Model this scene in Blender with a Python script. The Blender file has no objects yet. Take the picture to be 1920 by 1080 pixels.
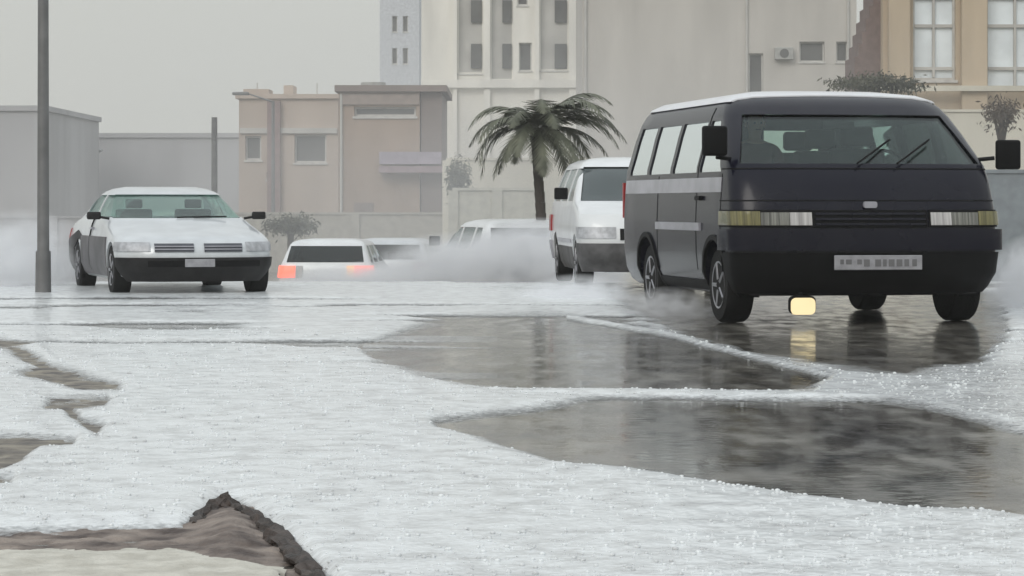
import bpy, bmesh, math, random
import numpy as np
from mathutils import Vector, Matrix, noise
random.seed(7); rng = np.random.default_rng(7)
R = math.radians
scn = bpy.context.scene

# ------------------------------------------------------------------ camera
F = 5067.0; CAM = 1.025; HOR = 385.0          # focal length in photo pixels, eye height, horizon row
cd = bpy.data.cameras.new('camera'); cam = bpy.data.objects.new('camera', cd)
scn.collection.objects.link(cam); scn.camera = cam
cd.lens = 95.0; cd.sensor_width = 36.0
cam.location = (0, 0, CAM); cam.rotation_euler = (R(90), 0, 0)
cd.shift_y = -(540 - HOR) / 1920.0
cd.clip_start = 0.1; cd.clip_end = 3000

# ------------------------------------------------------------------ world, sun, exposure
SUN_EL, SUN_AZ = R(34), R(205)
w = bpy.data.worlds.new('World'); scn.world = w; w.use_nodes = True
nt = w.node_tree; nt.nodes.clear()
wo = nt.nodes.new('ShaderNodeOutputWorld'); bg = nt.nodes.new('ShaderNodeBackground')
sky = nt.nodes.new('ShaderNodeTexSky'); sky.sky_type = 'NISHITA'; sky.sun_disc = False
sky.sun_elevation = SUN_EL; sky.sun_rotation = SUN_AZ; sky.dust_density = 6; sky.air_density = 1.2
mx = nt.nodes.new('ShaderNodeMix'); mx.data_type = 'RGBA'; mx.inputs[0].default_value = 0.93
tc = nt.nodes.new('ShaderNodeTexCoord'); sp = nt.nodes.new('ShaderNodeSeparateXYZ')
cr = nt.nodes.new('ShaderNodeValToRGB')       # overcast sky, brighter towards the zenith
cr.color_ramp.elements[0].position = 0.0; cr.color_ramp.elements[0].color = (4.5, 4.55, 4.25, 1)
cr.color_ramp.elements[1].position = 0.9; cr.color_ramp.elements[1].color = (7.3, 7.75, 8.1, 1)
nt.links.new(tc.outputs['Generated'], sp.inputs[0]); nt.links.new(sp.outputs['Z'], cr.inputs[0])
nt.links.new(sky.outputs[0], mx.inputs[6]); nt.links.new(cr.outputs[0], mx.inputs[7])
nt.links.new(mx.outputs[2], bg.inputs[0]); bg.inputs[1].default_value = 0.13
nt.links.new(bg.outputs[0], wo.inputs[0])
sd_ = bpy.data.lights.new('sun', 'SUN'); sd_.energy = 0.85; sd_.angle = R(28); sd_.color = (1, .97, .93)
sun = bpy.data.objects.new('sun', sd_); scn.collection.objects.link(sun)
sun.rotation_euler = (R(90) - SUN_EL, 0, R(-25))
scn.view_settings.view_transform = 'Standard'; scn.view_settings.look = 'None'
scn.view_settings.exposure = 0.0; scn.view_settings.gamma = 1.0; scn.view_settings.use_curve_mapping = False
scn.cycles.volume_step_rate = 1.0; scn.cycles.volume_bounces = 2; scn.cycles.max_bounces = 10
scn.cycles.transparent_max_bounces = 24

def sstep(a, b, x):
    t = np.clip((x - a) / (b - a), 0, 1); return t * t * (3 - 2 * t)
def gz(y):                                    # the road falls away beyond the crest
    return -1.35 * float(sstep(34, 66, y))
def at(px, py, Y):
    return Vector(((px - 960) * Y / F, Y, CAM - (py - HOR) * Y / F))
def X(px, Y): return (px - 960) * Y / F
def Z(py, Y): return CAM - (py - HOR) * Y / F

# ------------------------------------------------------------------ materials
MATS = {}
def mat(name, col, rough=0.5, metal=0.0, coat=0.0, var=0.12, scale=4.0, bump=0.0, bscale=30.0, emit=None, es=0.0,
        alpha=1.0, trans=0.0, col2=None, spec=0.5, stretch=None):
    if name in MATS: return MATS[name]
    m = bpy.data.materials.new(name); m.use_nodes = True; MATS[name] = m
    n = m.node_tree; b = n.nodes['Principled BSDF']
    b.inputs['Roughness'].default_value = rough; b.inputs['Metallic'].default_value = metal
    b.inputs['Coat Weight'].default_value = coat; b.inputs['Coat Roughness'].default_value = 0.06
    b.inputs['Specular IOR Level'].default_value = spec
    b.inputs['Transmission Weight'].default_value = trans; b.inputs['Alpha'].default_value = alpha
    if emit: b.inputs['Emission Color'].default_value = (*emit, 1); b.inputs['Emission Strength'].default_value = es
    t = n.nodes.new('ShaderNodeTexCoord'); mp = n.nodes.new('ShaderNodeMapping')
    if stretch: mp.inputs['Scale'].default_value = stretch
    n.links.new(t.outputs['Object'], mp.inputs[0])
    nz = n.nodes.new('ShaderNodeTexNoise'); nz.inputs['Scale'].default_value = scale; nz.inputs['Detail'].default_value = 5
    n.links.new(mp.outputs[0], nz.inputs[0])
    r = n.nodes.new('ShaderNodeValToRGB')
    c2 = col2 or tuple(min(1, c * (1 + var)) for c in col); c1 = tuple(c * (1 - var) for c in col) if not col2 else col
    r.color_ramp.elements[0].position = .35; r.color_ramp.elements[0].color = (*c1, 1)
    r.color_ramp.elements[1].position = .65; r.color_ramp.elements[1].color = (*c2, 1)
    n.links.new(nz.outputs[0], r.inputs[0]); n.links.new(r.outputs[0], b.inputs['Base Color'])
    if bump:
        n2 = n.nodes.new('ShaderNodeTexNoise'); n2.inputs['Scale'].default_value = bscale; n2.inputs['Detail'].default_value = 6
        n.links.new(mp.outputs[0], n2.inputs[0])
        bp = n.nodes.new('ShaderNodeBump'); bp.inputs['Strength'].default_value = bump; bp.inputs['Distance'].default_value = .02
        n.links.new(n2.outputs[0], bp.inputs['Height']); n.links.new(bp.outputs[0], b.inputs['Normal'])
    return m
navy = mat('navy_paint', (.003, .003, .011), .22, coat=.12, spec=.22, var=.3, scale=2.2, col2=(.007, .007, .014), bump=.05, bscale=60)
vroof = mat('white_roof', (.72, .73, .76), .35, coat=.4, var=.06)
white = mat('white_paint', (.74, .76, .77), .35, coat=.6, var=.06, scale=3)
silverw = mat('silver_white_paint', (.60, .63, .65), .28, metal=.15, coat=.6, var=.08)
greyp = mat('silver_paint', (.36, .36, .40), .35, metal=.2, coat=.4, var=.15)
clad = mat('dark_cladding', (.014, .0135, .014), .55, spec=.25, var=.35, scale=6)
dark_doorm = mat('dark_lower_door', (.10, .095, .10), .45, var=.5, scale=2.5)
black = mat('black_plastic', (.004, .004, .0045), .6, var=.3, spec=.15)
rubber = mat('tyre_rubber', (.008, .008, .008), .75, spec=.2, var=.3, bump=.3, bscale=50)
rimm = mat('wheel_rim_metal', (.30, .30, .32), .35, metal=.8)
chrome = mat('lamp_reflector', (.42, .43, .45), .45, metal=.2, var=.2, scale=14)
amber = mat('amber_lens', (.15, .135, .045), .25, var=.4, coat=.5, scale=1.5, stretch=(40,1,1), bump=.4)
lampw = mat('clear_lamp_lens', (.34, .335, .33), .2, var=.4, coat=.8, scale=1.5, stretch=(40,1,1), bump=.4, emit=(1, .96, .9), es=.08)
glintm = mat('road_glint_glow', (.3, .27, .17), .3, emit=(1, .82, .46), es=.85)  # emission of the added road glint under the van
redl = mat('lit_red_tail_lamp', (.7, .08, .06), .3, emit=(1, .16, .10), es=1.6)
orgl = mat('lit_amber_tail_lamp', (.8, .35, .1), .3, emit=(1, .45, .15), es=1.0)
seatm = mat('seat_fabric', (.035, .033, .038), .9, var=.3)
platem = mat('number_plate_face', (.30, .30, .32), .5, var=.15, scale=12)
platei = mat('number_plate_ink', (.14, .14, .145), .6)
def glass_mat(name, tint, refl=1.0, alpha=.45):
    m = bpy.data.materials.new(name); m.use_nodes = True; n = m.node_tree; n.nodes.clear()
    o = n.nodes.new('ShaderNodeOutputMaterial'); ms = n.nodes.new('ShaderNodeMixShader')
    t = n.nodes.new('ShaderNodeBsdfTransparent'); t.inputs[0].default_value = (*tint, 1)
    g = n.nodes.new('ShaderNodeBsdfGlossy'); g.inputs['Roughness'].default_value = .06
    g.inputs['Color'].default_value = (.9, .95, .95, 1)
    lw = n.nodes.new('ShaderNodeLayerWeight'); lw.inputs['Blend'].default_value = .5; fr = n.nodes.new('ShaderNodeMath'); fr.operation = 'POWER'; fr.inputs[1].default_value = 3.0; n.links.new(lw.outputs['Facing'], fr.inputs[0])
    mm = n.nodes.new('ShaderNodeMath'); mm.operation = 'MULTIPLY_ADD'; mm.inputs[1].default_value = refl; mm.inputs[2].default_value = .02
    nz = n.nodes.new('ShaderNodeTexNoise'); nz.inputs['Scale'].default_value = 25
    bp = n.nodes.new('ShaderNodeBump'); bp.inputs['Strength'].default_value = .05
    n.links.new(nz.outputs[0], bp.inputs['Height']); n.links.new(bp.outputs[0], g.inputs['Normal'])
    n.links.new(fr.outputs[0], mm.inputs[0]); n.links.new(mm.outputs[0], ms.inputs[0])
    n.links.new(t.outputs[0], ms.inputs[1]); n.links.new(g.outputs[0], ms.inputs[2]); n.links.new(ms.outputs[0], o.inputs[0])
    return m
glass = glass_mat('windscreen_glass', (.84, .92, .89), .35)
glass_s = glass_mat('side_window_glass', (.55, .6, .6), 2.4)
glass_d = glass_mat('tinted_glass', (.35, .40, .40), .8)

# ------------------------------------------------------------------ helpers
COL = scn.collection
def link(name, me, m=None, parent=None, smooth=None, **props):
    o = bpy.data.objects.new(name, me); COL.objects.link(o)
    if m is not None:
        me.materials.clear(); me.materials.append(m)
        for p in me.polygons: p.material_index = 0
    if parent: o.parent = parent
    if smooth is not None:
        me.polygons.foreach_set('use_smooth', [True] * len(me.polygons)); me.set_sharp_from_angle(angle=R(smooth))
    for k, v in props.items(): o[k] = v
    return o
def empty(name, loc=(0, 0, 0), rz=0, **props):
    o = bpy.data.objects.new(name, None); COL.objects.link(o); o.location = loc; o.rotation_euler = (0, 0, rz)
    for k, v in props.items(): o[k] = v
    return o
def mesh(vs, fs):
    me = bpy.data.meshes.new('mesh'); me.from_pydata([tuple(v) for v in vs], [], fs); me.update(); return me
class MB:
    def __init__(s): s.v = []; s.f = []
    def box(s, x0, x1, y0, y1, z0, z1):
        i = len(s.v)
        s.v += [(x0,y0,z0),(x1,y0,z0),(x1,y1,z0),(x0,y1,z0),(x0,y0,z1),(x1,y0,z1),(x1,y1,z1),(x0,y1,z1)]
        s.f += [(i,i+3,i+2,i+1),(i+4,i+5,i+6,i+7),(i,i+1,i+5,i+4),(i+1,i+2,i+6,i+5),(i+2,i+3,i+7,i+6),(i+3,i,i+4,i+7)]
        return s
    def tube(s, a, b, r0, r1=None, n=8):
        a = Vector(a); b = Vector(b); r1 = r0 if r1 is None else r1
        d = (b - a).normalized(); u = d.orthogonal().normalized(); v = d.cross(u); i = len(s.v)
        for p, r in ((a, r0), (b, r1)):
            for k in range(n):
                t = 2 * math.pi * k / n; s.v.append(tuple(p + u * math.cos(t) * r + v * math.sin(t) * r))
        for k in range(n): s.f.append((i + k, i + (k + 1) % n, i + n + (k + 1) % n, i + n + k))
        s.f.append(tuple(range(i + n - 1, i - 1, -1))); s.f.append(tuple(range(i + n, i + 2 * n)))
        return s
    def lathe_x(s, prof, cx, cy, cz, n=28):    # prof: (x, r)
        i = len(s.v); m_ = len(prof)
        for (px, r) in prof:
            for k in range(n):
                t = 2 * math.pi * k / n; s.v.append((cx + px, cy + r * math.cos(t), cz + r * math.sin(t)))
        for j in range(m_ - 1):
            for k in range(n): s.f.append((i + j*n + k, i + j*n + (k+1) % n, i + (j+1)*n + (k+1) % n, i + (j+1)*n + k))
        s.f.append(tuple(range(i + n - 1, i - 1, -1))); s.f.append(tuple(range(i + (m_-1)*n, i + m_*n)))
        return s
    def prism(s, pts, x0, x1):                 # pts: (y, z) outline extruded along x
        i = len(s.v); n = len(pts)
        s.v += [(x0, y, z) for y, z in pts] + [(x1, y, z) for y, z in pts]
        for k in range(n): s.f.append((i + k, i + (k+1) % n, i + n + (k+1) % n, i + n + k))
        s.f.append(tuple(range(i + n - 1, i - 1, -1))); s.f.append(tuple(range(i + n, i + 2*n)))
        return s
    def prism_y(s, pts, y0, y1):               # pts: (x, z) outline extruded along y
        i = len(s.v); n = len(pts)
        s.v += [(x, y0, z) for x, z in pts] + [(x, y1, z) for x, z in pts]
        for k in range(n): s.f.append((i + k, i + (k+1) % n, i + n + (k+1) % n, i + n + k))
        s.f.append(tuple(range(i + n - 1, i - 1, -1))); s.f.append(tuple(range(i + n, i + 2*n)))
        return s
    def mesh(s):
        me = mesh(s.v, s.f); bm = bmesh.new(); bm.from_mesh(me); bmesh.ops.recalc_face_normals(bm, faces=bm.faces)
        bm.to_mesh(me); bm.free(); return me
    def obj(s, name, m, parent=None, bevel=0, smooth=None, **props):
        me = s.mesh()
        if bevel:
            bm = bmesh.new(); bm.from_mesh(me)
            bmesh.ops.bevel(bm, geom=list(bm.edges), offset=bevel, segments=3, profile=.5, affect='EDGES', clamp_overlap=True)
            bm.to_mesh(me); bm.free()
        return link(name, me, m, parent, smooth, **props)
def boolean(a, b, op='DIFFERENCE'):
    oa = bpy.data.objects.new('ta', a); ob = bpy.data.objects.new('tb', b)
    COL.objects.link(oa); COL.objects.link(ob)
    md = oa.modifiers.new('b', 'BOOLEAN'); md.operation = op; md.object = ob; md.solver = 'EXACT'
    dg = bpy.context.evaluated_depsgraph_get()
    r = bpy.data.meshes.new_from_object(oa.evaluated_get(dg))
    bpy.data.objects.remove(oa); bpy.data.objects.remove(ob)
    return r

# ------------------------------------------------------------------ vehicles: stacked rounded outlines
def outline(yf, yr, w, rf, rr, bow, z):
    pts = []
    ln = yr - yf; bow = min(bow, .18*ln); rf = min(rf, w*.6, .38*ln); rr = min(rr, w*.6, .38*ln)
    for i in range(9):
        x = -(w - rf) + 2 * (w - rf) * i / 8; pts.append((x, yf + bow * (x / w) ** 2, z))
    yb = yf + bow
    for i in range(1, 6):
        t = i / 5 * math.pi / 2; pts.append((w - rf + rf * math.sin(t), yb + rf - rf * math.cos(t), z))
    for i in range(1, 8):
        pts.append((w, yb + rf + (yr - rr - yb - rf) * i / 8, z))
    for i in range(0, 6):
        t = i / 5 * math.pi / 2; pts.append((w - rr + rr * math.cos(t), yr - rr + rr * math.sin(t), z))
    for i in range(1, 8):
        pts.append((w - rr - 2 * (w - rr) * i / 8, yr, z))
    for i in range(0, 6):
        t = i / 5 * math.pi / 2; pts.append((-(w - rr) - rr * math.sin(t), yr - rr + rr * math.cos(t), z))
    for i in range(1, 8):
        pts.append((-w, yr - rr + (yb + rf - yr + rr) * i / 8, z))
    for i in range(0, 5):
        t = i / 5 * math.pi / 2; pts.append((-(w - rf) - rf * math.cos(t), yb + rf - rf * math.sin(t), z))
    return pts
class Shell:
    def __init__(s, levels, rf=.18, rr=.14, bow=.07):
        # refine levels with a gentle interpolation
        s.lv = levels; s.rf, s.rr, s.bow = rf, rr, bow
    def solid(s, d=0.0, zmin=None):            # d > 0 shrinks
        vs, fs = [], []; n = 0; rings = []
        for k, (z, yf, yr, w) in enumerate(s.lv):
            if zmin is not None and z < zmin: continue
            zz = z + d if (k == 0) else z - d
            if zmin is not None and not rings: zz = z
            rings.append(outline(yf + d, yr - d, w - d, s.rf, s.rr, s.bow, zz))
        n = len(rings[0])
        for r in rings: vs += r
        for j in range(len(rings) - 1):
            for k in range(n): fs.append((j*n + k, j*n + (k+1) % n, (j+1)*n + (k+1) % n, (j+1)*n + k))
        fs.append(tuple(range(n - 1, -1, -1))); fs.append(tuple(range((len(rings)-1)*n, len(rings)*n)))
        me = mesh(vs, fs); bm = bmesh.new(); bm.from_mesh(me); bmesh.ops.recalc_face_normals(bm, faces=bm.faces)
        bm.to_mesh(me); bm.free(); return me
    def patch(s, cutter, out=.006, inn=.012):  # a piece of skin that follows the body
        k = boolean(s.solid(-out), s.solid(inn)); return boolean(k, cutter, 'INTERSECT')
def wheel(parent, x, y, r, wd=.2, rimcol=None):
    sg = -1 if x < 0 else 1; h = wd / 2
    t = MB().lathe_x([(-h, r*.62), (-h, r*.93), (-h*.8, r*.99), (-h*.3, r), (h*.3, r), (h*.8, r*.99), (h, r*.93), (h, r*.62)], 0, 0, 0).obj('wheel', rubber, parent, smooth=40)
    t.location = (x, y, r)
    b = MB().lathe_x([(sg*(h - .05), r*.64), (sg*(h+.004), r*.63), (sg*(h - .0), r*.58), (sg*(h - .03), r*.5), (sg*(h - .035), r*.2), (sg*(h - .01), r*.17), (sg*(h - .005), r*.06)], 0, 0, 0, 24)
    rm = b.obj('rim', rimcol or rimm, t, smooth=40)
    sm = MB()
    for k in range(5):
        a = k * 2 * math.pi / 5
        sm.tube((sg*(h-.018), r*.15*math.cos(a), r*.15*math.sin(a)), (sg*(h-.012), r*.58*math.cos(a), r*.58*math.sin(a)), .028, .022, 6)
    sm.obj('spoke', rimcol or rimm, t, smooth=40)
    return t
def box_me(*a): return MB().box(*a).mesh()
def make_body(root, sh, paint, cab_z, arches, wins, L, glassm, sidem=None):
    body = sh.solid(0)
    body = boolean(body, sh.solid(.045, cab_z))
    for (y, r, w) in arches:
        for sg in (-1, 1):
            x0, x1 = sorted((sg * (w - .32), sg * (w + .3)))
            body = boolean(body, MB().lathe_x([(x0, r), (x1, r)], 0, y, r - .07, 24).mesh())
    pane_skin = boolean(sh.solid(.010), sh.solid(.018))
    panes = []
    for (name, cm) in wins:
        body = boolean(body, cm); panes.append((name, boolean(pane_skin.copy(), cm, 'INTERSECT')))
    link('body', body, paint, root, 35)
    for name, pm in panes: link(name, pm, (sidem or glassm) if name == 'side_window' else glassm, root, 35)
def side_quads(sg, polys):                      # windows: (y,z) outlines cut through one side
    return [MB().prism(p, *sorted((sg * .3, sg * 1.6))).mesh() for p in polys]
def front_trap(z0, z1, x0, x1, y0, y1):         # trapezoid opening seen from the front
    return MB().prism_y([(-x0, z0), (x0, z0), (x1, z1), (-x1, z1)], y0, y1).mesh()

# ---- dark van
vY = 23.08
van = empty('van', (X(1636, vY), vY, 0), R(10.6), label='dark navy passenger van with pale roof driving towards the camera through the wet road', category='van')
vl = [(.25,.16,4.30,1.06),(.30,.08,4.36,1.12),(.42,.015,4.39,1.17),(.60,0,4.40,1.19),(.85,.015,4.40,1.195),(1.02,.05,4.40,1.19),
      (1.22,.13,4.39,1.18),(1.37,.22,4.38,1.165),(1.50,.38,4.36,1.13),(1.66,.58,4.33,1.09),(1.82,.79,4.28,1.04),(1.90,.90,4.24,1.00),(1.96,1.0,4.18,.95),(2.01,1.15,4.08,.85),(2.05,1.45,3.8,.60)]
vs_ = Shell(vl, .17, .16, .08)
wins = [('windscreen', front_trap(1.385, 1.825, 1.08, .91, -.3, 1.6)), ('rear_window', front_trap(1.30, 1.78, .92, .80, 3.9, 5))]
for sg in (-1, 1):
    for me in side_quads(sg, [[(.62,1.32),(1.35,1.32),(1.35,1.78),(1.05,1.78)], [(1.47,1.32),(2.35,1.32),(2.35,1.78),(1.47,1.78)],
                              [(2.45,1.32),(3.28,1.32),(3.28,1.78),(2.45,1.78)], [(3.38,1.32),(4.08,1.32),(4.02,1.78),(3.38,1.78)]]):
        wins.append(('side_window', me))
make_body(van, vs_, navy, .85, [(.78, .40, 1.19), (3.30, .40, 1.19)], wins, 4.4, glass, glass_s)
link('roof', vs_.patch(box_me(-2, 2, 1.12, 5, 1.945, 3), .008, .02), vroof, van, 35)  # roof skin much paler than the navy body
link('bumper', vs_.patch(box_me(-2, 2, -1, .5, .64, .82), .045, .02), navy, van, 35)
link('bumper', vs_.patch(box_me(-2, 2, -1, .42, .27, .62), .02, .02), black, van, 35, label='black lower front bumper')
link('grille', vs_.patch(box_me(-.52, .50, -1, .5, .835, .985), .012, .02), black, van, 35)
for k in range(3):
    link('grille_slat', vs_.patch(box_me(-.50, .48, -1, .5, .855 + k*.045, .873 + k*.045), .022, .0), navy, van, 35)
for sg in (-1, 1):
    a, b = sorted((sg * .515, sg * 1.5)); link('lamp_bezel', vs_.patch(box_me(a, b, -1, .56, .838, .988), .010, .02), black, van, 35)
    a, b = sorted((sg * .53, sg * .72)); h = link('headlight', vs_.patch(box_me(a, b, -1, .5, .855, .965), .02, .02), lampw, van, 35)
    a, b = sorted((sg * .725, sg * .97)); link('headlight_lens', vs_.patch(box_me(a, b, -1, .5, .855, .965), .018, .02), mat('dim_lens', (.15,.15,.13), .2, coat=.7, var=.5, scale=1.5, stretch=(40,1,1)), van, 35)
    a, b = sorted((sg * .975, sg * 1.5)); link('indicator', vs_.patch(box_me(a, b, -1, .55, .855, .975), .02, .02), amber, van, 35)
    a, b = sorted((sg * .9, sg * 1.5))
    link('sky_reflection_band', vs_.patch(box_me(a, b, .55, 4.2, 1.14, 1.27), .008, .01), greyp, van, 35)  # grey band paints the sky's reflection onto the navy side
    link('side_moulding', vs_.patch(box_me(a, b, 1.22, 2.86, .80, .87), .022, .01), greyp, van, 35)
    link('sill', vs_.patch(box_me(a, b, 1.22, 2.86, .27, .36), .012, .01), black, van, 35)
    link('door_gap', vs_.patch(box_me(a, b, 1.395, 1.41, .45, 1.9), .003, .01), black, van, 35)
    link('door_handle', vs_.patch(box_me(a, b, 1.20, 1.36, 1.07, 1.11), .03, .0), black, van, 35)
    mx_, mz_ = (1.17, .09) if sg < 0 else (1.27, -.02)
    mb = MB().box(*sorted((sg*mx_, sg*(mx_+.22))), .38, .46, 1.36+mz_, 1.62+mz_)
    mir = mb.obj('side_mirror', black, van, bevel=.025, smooth=40)
    MB().tube((sg*1.06, .50, 1.42), (sg*1.26, .43, 1.44), .018).obj('mirror_arm', black, mir)
    MB().box(*sorted((sg*(mx_+.025), sg*(mx_+.195))), .462, .465, 1.385+mz_, 1.595+mz_).obj('mirror_glass', chrome, mir)
    MB().tube((sg*.18+.1, .175, 1.385), (sg*.18+.50, .50, 1.60), .010).obj('wiper', black, van)
    MB().box(*sorted((sg*1.0, sg*1.17)), 4.395, 4.43, .9, 1.25).obj('tail_light', redl and mat('red_lens', (.35,.03,.03), .3), van)
pl = MB().box(-.36, .42, -.075, -.055, .475, .60).obj('number_plate', platem, van, bevel=.006)
ink = MB()
for k, (a, wd) in enumerate([(-.31,.03),(-.26,.05),(-.16,.04),(-.10,.05),(.0,.05),(.07,.03),(.12,.05),(.19,.05),(.26,.04),(.33,.04)]):
    ink.box(a, a + wd, -.079, -.076, .505 + (.02 if k < 3 else 0), .565)
ink.obj('plate_lettering', platei, pl, kind='stuff')
for x, y in ((-1.03,.78),(1.03,.78),(-1.03,3.30),(1.03,3.30)): wheel(van, x, y, .33, .24)
def rrect(cx_, cz_, hw_, hh_, r_, n_=5):
    return [(cx_ + sx*(hw_-r_) + r_*math.cos(a), cz_ + sz*(hh_-r_) + r_*math.sin(a)) for sx, sz, a0 in ((1,1,0),(-1,1,90),(-1,-1,180),(1,-1,270)) for a in [R(a0 + 90*q/n_) for q in range(n_+1)]]
glint = MB().prism_y(rrect(-.60, .165, .108, .072, .045), .045, .10).obj('road_glint', glintm, van, label='added yellow glow under the bumper, standing in for a headlight glint on the wet road')  # added glow in place of a headlight glint on the wet road
MB().prism_y(rrect(-.60, .175, .115, .078, .045), .055, .11).obj('glint_backing', black, glint)  # dark backing added behind the glint, no real lamp part
MB().tube((-.60, .13, .22), (-.60, .14, .34), .02).obj('glint_bracket', black, glint)  # added with the glint; no lamp hangs here
for z_ in (1.335, 1.06): link('panel_seam', vs_.patch(box_me(-2, 2, -1, .6, z_, z_+.012), .002, .01), black, van, 35)
for sg in (-1, 1):
    a, b = sorted((sg*.9, sg*1.5))
    for y_ in (.55, 2.86): link('door_gap', vs_.patch(box_me(a, b, y_, y_+.014, .45, 1.30), .003, .01), black, van, 35)
    for ya in (.78, 3.30):
        ring = boolean(MB().lathe_x([(a, .44), (b, .44)], 0, ya, .33, 28).mesh(), MB().lathe_x([(a-.1, .395), (b+.1, .395)], 0, ya, .33, 28).mesh())
        link('wheel_arch', vs_.patch(ring, .018, .01), black, van, 35)
MB().prism_y(rrect(-.01, 1.03, .06, .028, .02), .02, .052).obj('badge', greyp, van)
MB().box(-.85, .85, .55, 1.05, 1.02, 1.30).obj('dashboard', black, van, bevel=.05)
MB().box(-1.02, 1.02, .3, 4.2, .855, .875).obj('cabin_floor', black, van)
for sx, sy in ((-.55, 1.5), (.5, 1.5), (.45, 2.5), (.5, 3.4)):
    s = MB().box(sx-.27, sx+.27, sy, sy+.5, .95, 1.08).box(sx-.26, sx+.26, sy+.42, sy+.56, 1.08, 1.55).obj('seat', seatm, van, bevel=.04, smooth=40)
    MB().box(sx-.15, sx+.15, sy+.43, sy+.54, 1.57, 1.76).obj('headrest', seatm, s, bevel=.04, smooth=40)
def person(loc, label):
    pts = [((0,0,0),.17,.14),((0,.02,.16),.16,.12),((0,.05,.33),.19,.12),((0,.04,.45),.13,.09),((0,.03,.52),.058,.058),((0,.015,.58),.062,.065),((0,0,.66),.085,.10),((0,.005,.735),.075,.09),((0,.01,.775),.035,.045),
           ((-.20,.04,.43),.065,.06),((-.27,-.02,.22),.052,.05),((-.20,-.22,.10),.042,.04),((-.13,-.32,.10),.035,.03),
           ((.20,.04,.43),.065,.06),((.27,-.02,.22),.052,.05),((.20,-.22,.10),.042,.04),((.13,-.32,.10),.035,.03),
           ((-.10,-.10,-.02),.10,.10),((-.12,-.46,.0),.075,.08),((.10,-.10,-.02),.10,.10),((.12,-.46,.0),.075,.08),((-.12,-.52,-.28),.05,.05),((.12,-.52,-.28),.05,.05)]
    ed = [(0,1),(1,2),(2,3),(3,4),(4,5),(5,6),(6,7),(7,8),(3,9),(9,10),(10,11),(11,12),(3,13),(13,14),(14,15),(15,16),(0,17),(17,18),(0,19),(19,20),(18,21),(20,22)]
    me = bpy.data.meshes.new('person'); me.from_pydata([p[0] for p in pts], ed, []); o = bpy.data.objects.new('person', me); COL.objects.link(o)
    o.modifiers.new('s', 'SKIN'); sv = me.skin_vertices[0].data
    for k, p in enumerate(pts): sv[k].radius = (p[1], p[2]); sv[k].use_root = (k == 0)
    sb = o.modifiers.new('u', 'SUBSURF'); sb.levels = sb.render_levels = 2
    me2 = bpy.data.meshes.new_from_object(o.evaluated_get(bpy.context.evaluated_depsgraph_get())); bpy.data.objects.remove(o)
    skin = mat('skin', (.28,.17,.12), .55); cloth = mat('dark_red_shirt', (.06,.022,.026), .85)
    me2.materials.clear(); me2.materials.append(skin); me2.materials.append(cloth)
    for p in me2.polygons:
        c = p.center; p.material_index = 1 if (c.z < .49 and not (c.y < -.26 and c.z > .05)) else 0; p.use_smooth = True
    o = bpy.data.objects.new('person', me2); COL.objects.link(o); o['label'] = label; o['category'] = 'person'
    bm = bmesh.new(); bmesh.ops.create_uvsphere(bm, u_segments=16, v_segments=10, radius=.1)
    for v in bm.verts: v.co = Vector((v.co.x*.98, v.co.y*1.08 + .025, v.co.z*.95 + .70 + (.03 if v.co.y > 0 else .055)*.6))
    bmesh.ops.delete(bm, geom=[v for v in bm.verts if v.co.y < -.035 and v.co.z < .745 or v.co.z < .63], context='VERTS')
    hm_ = bpy.data.meshes.new('hair'); bm.to_mesh(hm_); bm.free(); link('hair', hm_, mat('black_hair', (.012,.01,.01), .7), o, 60)
    for sx in (-1, 1):
        MB().tube((sx*.03,-.088,.675),(sx*.03,-.094,.675),.011,.009,8).obj('eye', mat('eye_dark', (.02,.02,.02), .3), o)
        MB().box(*sorted((sx*.080, sx*.094)), -.005, .025, .64, .69).obj('ear', skin, o, bevel=.006)
    MB().prism([(-.085,.645),(-.118,.64),(-.09,.685)], -.011, .011).obj('nose', skin, o)
    MB().box(-.022,.022,-.092,-.084,.612,.619).obj('mouth', cloth, o)
    o.location = loc; o.rotation_euler = (0, 0, R(10.6))
    return o
RV = Matrix.Rotation(R(10.6), 4, 'Z')
person(Vector((X(1636, vY), vY, 0)) + RV @ Vector((-.55, 1.72, 1.10)), 'passenger in a dark red shirt sitting behind the windscreen of the dark van')
sw = MB(); pr = None
for k in range(17):
    t = 2*math.pi*k/16; p = Vector((.5 + .2*math.cos(t), 1.15 + .07*math.sin(t), 1.35 + .17*math.sin(t)))
    if pr is not None: sw.tube(pr, p, .016, n=6)
    pr = p
sw.tube((.5,1.15,1.35),(.5,.95,1.2),.03).obj('steering_wheel', black, van)
MB().box(-.2, .1, .80, .83, 1.70, 1.77).obj('rear_view_mirror', black, van, bevel=.01)
MB().box(-.8, .8, .5, 3.9, .28, .42).box(-1.0,1.0,.70,.86,.26,.36).box(-1.0,1.0,3.22,3.38,.26,.36).obj('underbody', black, van)

# ---- white sedan
sY = 30.5
sedan = empty('sedan', (X(374, sY), sY, 0), R(17), label='silvery white four door sedan with dark lower body, approaching beside the lamp post', category='car')
sl = [(.17,.14,4.28,.80),(.22,.07,4.34,.85),(.32,.01,4.39,.89),(.45,0,4.40,.90),(.56,.03,4.40,.90),(.63,.10,4.38,.895),(.68,.28,4.35,.885),(.73,.55,4.31,.875),
      (.79,.88,4.22,.86),(.84,1.10,4.00,.84),(.87,1.20,3.80,.82),(.96,1.42,3.60,.775),(1.06,1.66,3.40,.73),(1.15,1.90,3.20,.68),(1.19,2.05,3.08,.64),(1.225,2.25,2.95,.57),(1.25,2.5,2.8,.42)]
ss = Shell(sl, .32, .26, .12)
wins = [('windscreen', front_trap(.875, 1.155, .76, .62, .9, 2.3)), ('rear_window', front_trap(.89, 1.13, .70, .60, 2.9, 4.0))]
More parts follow.
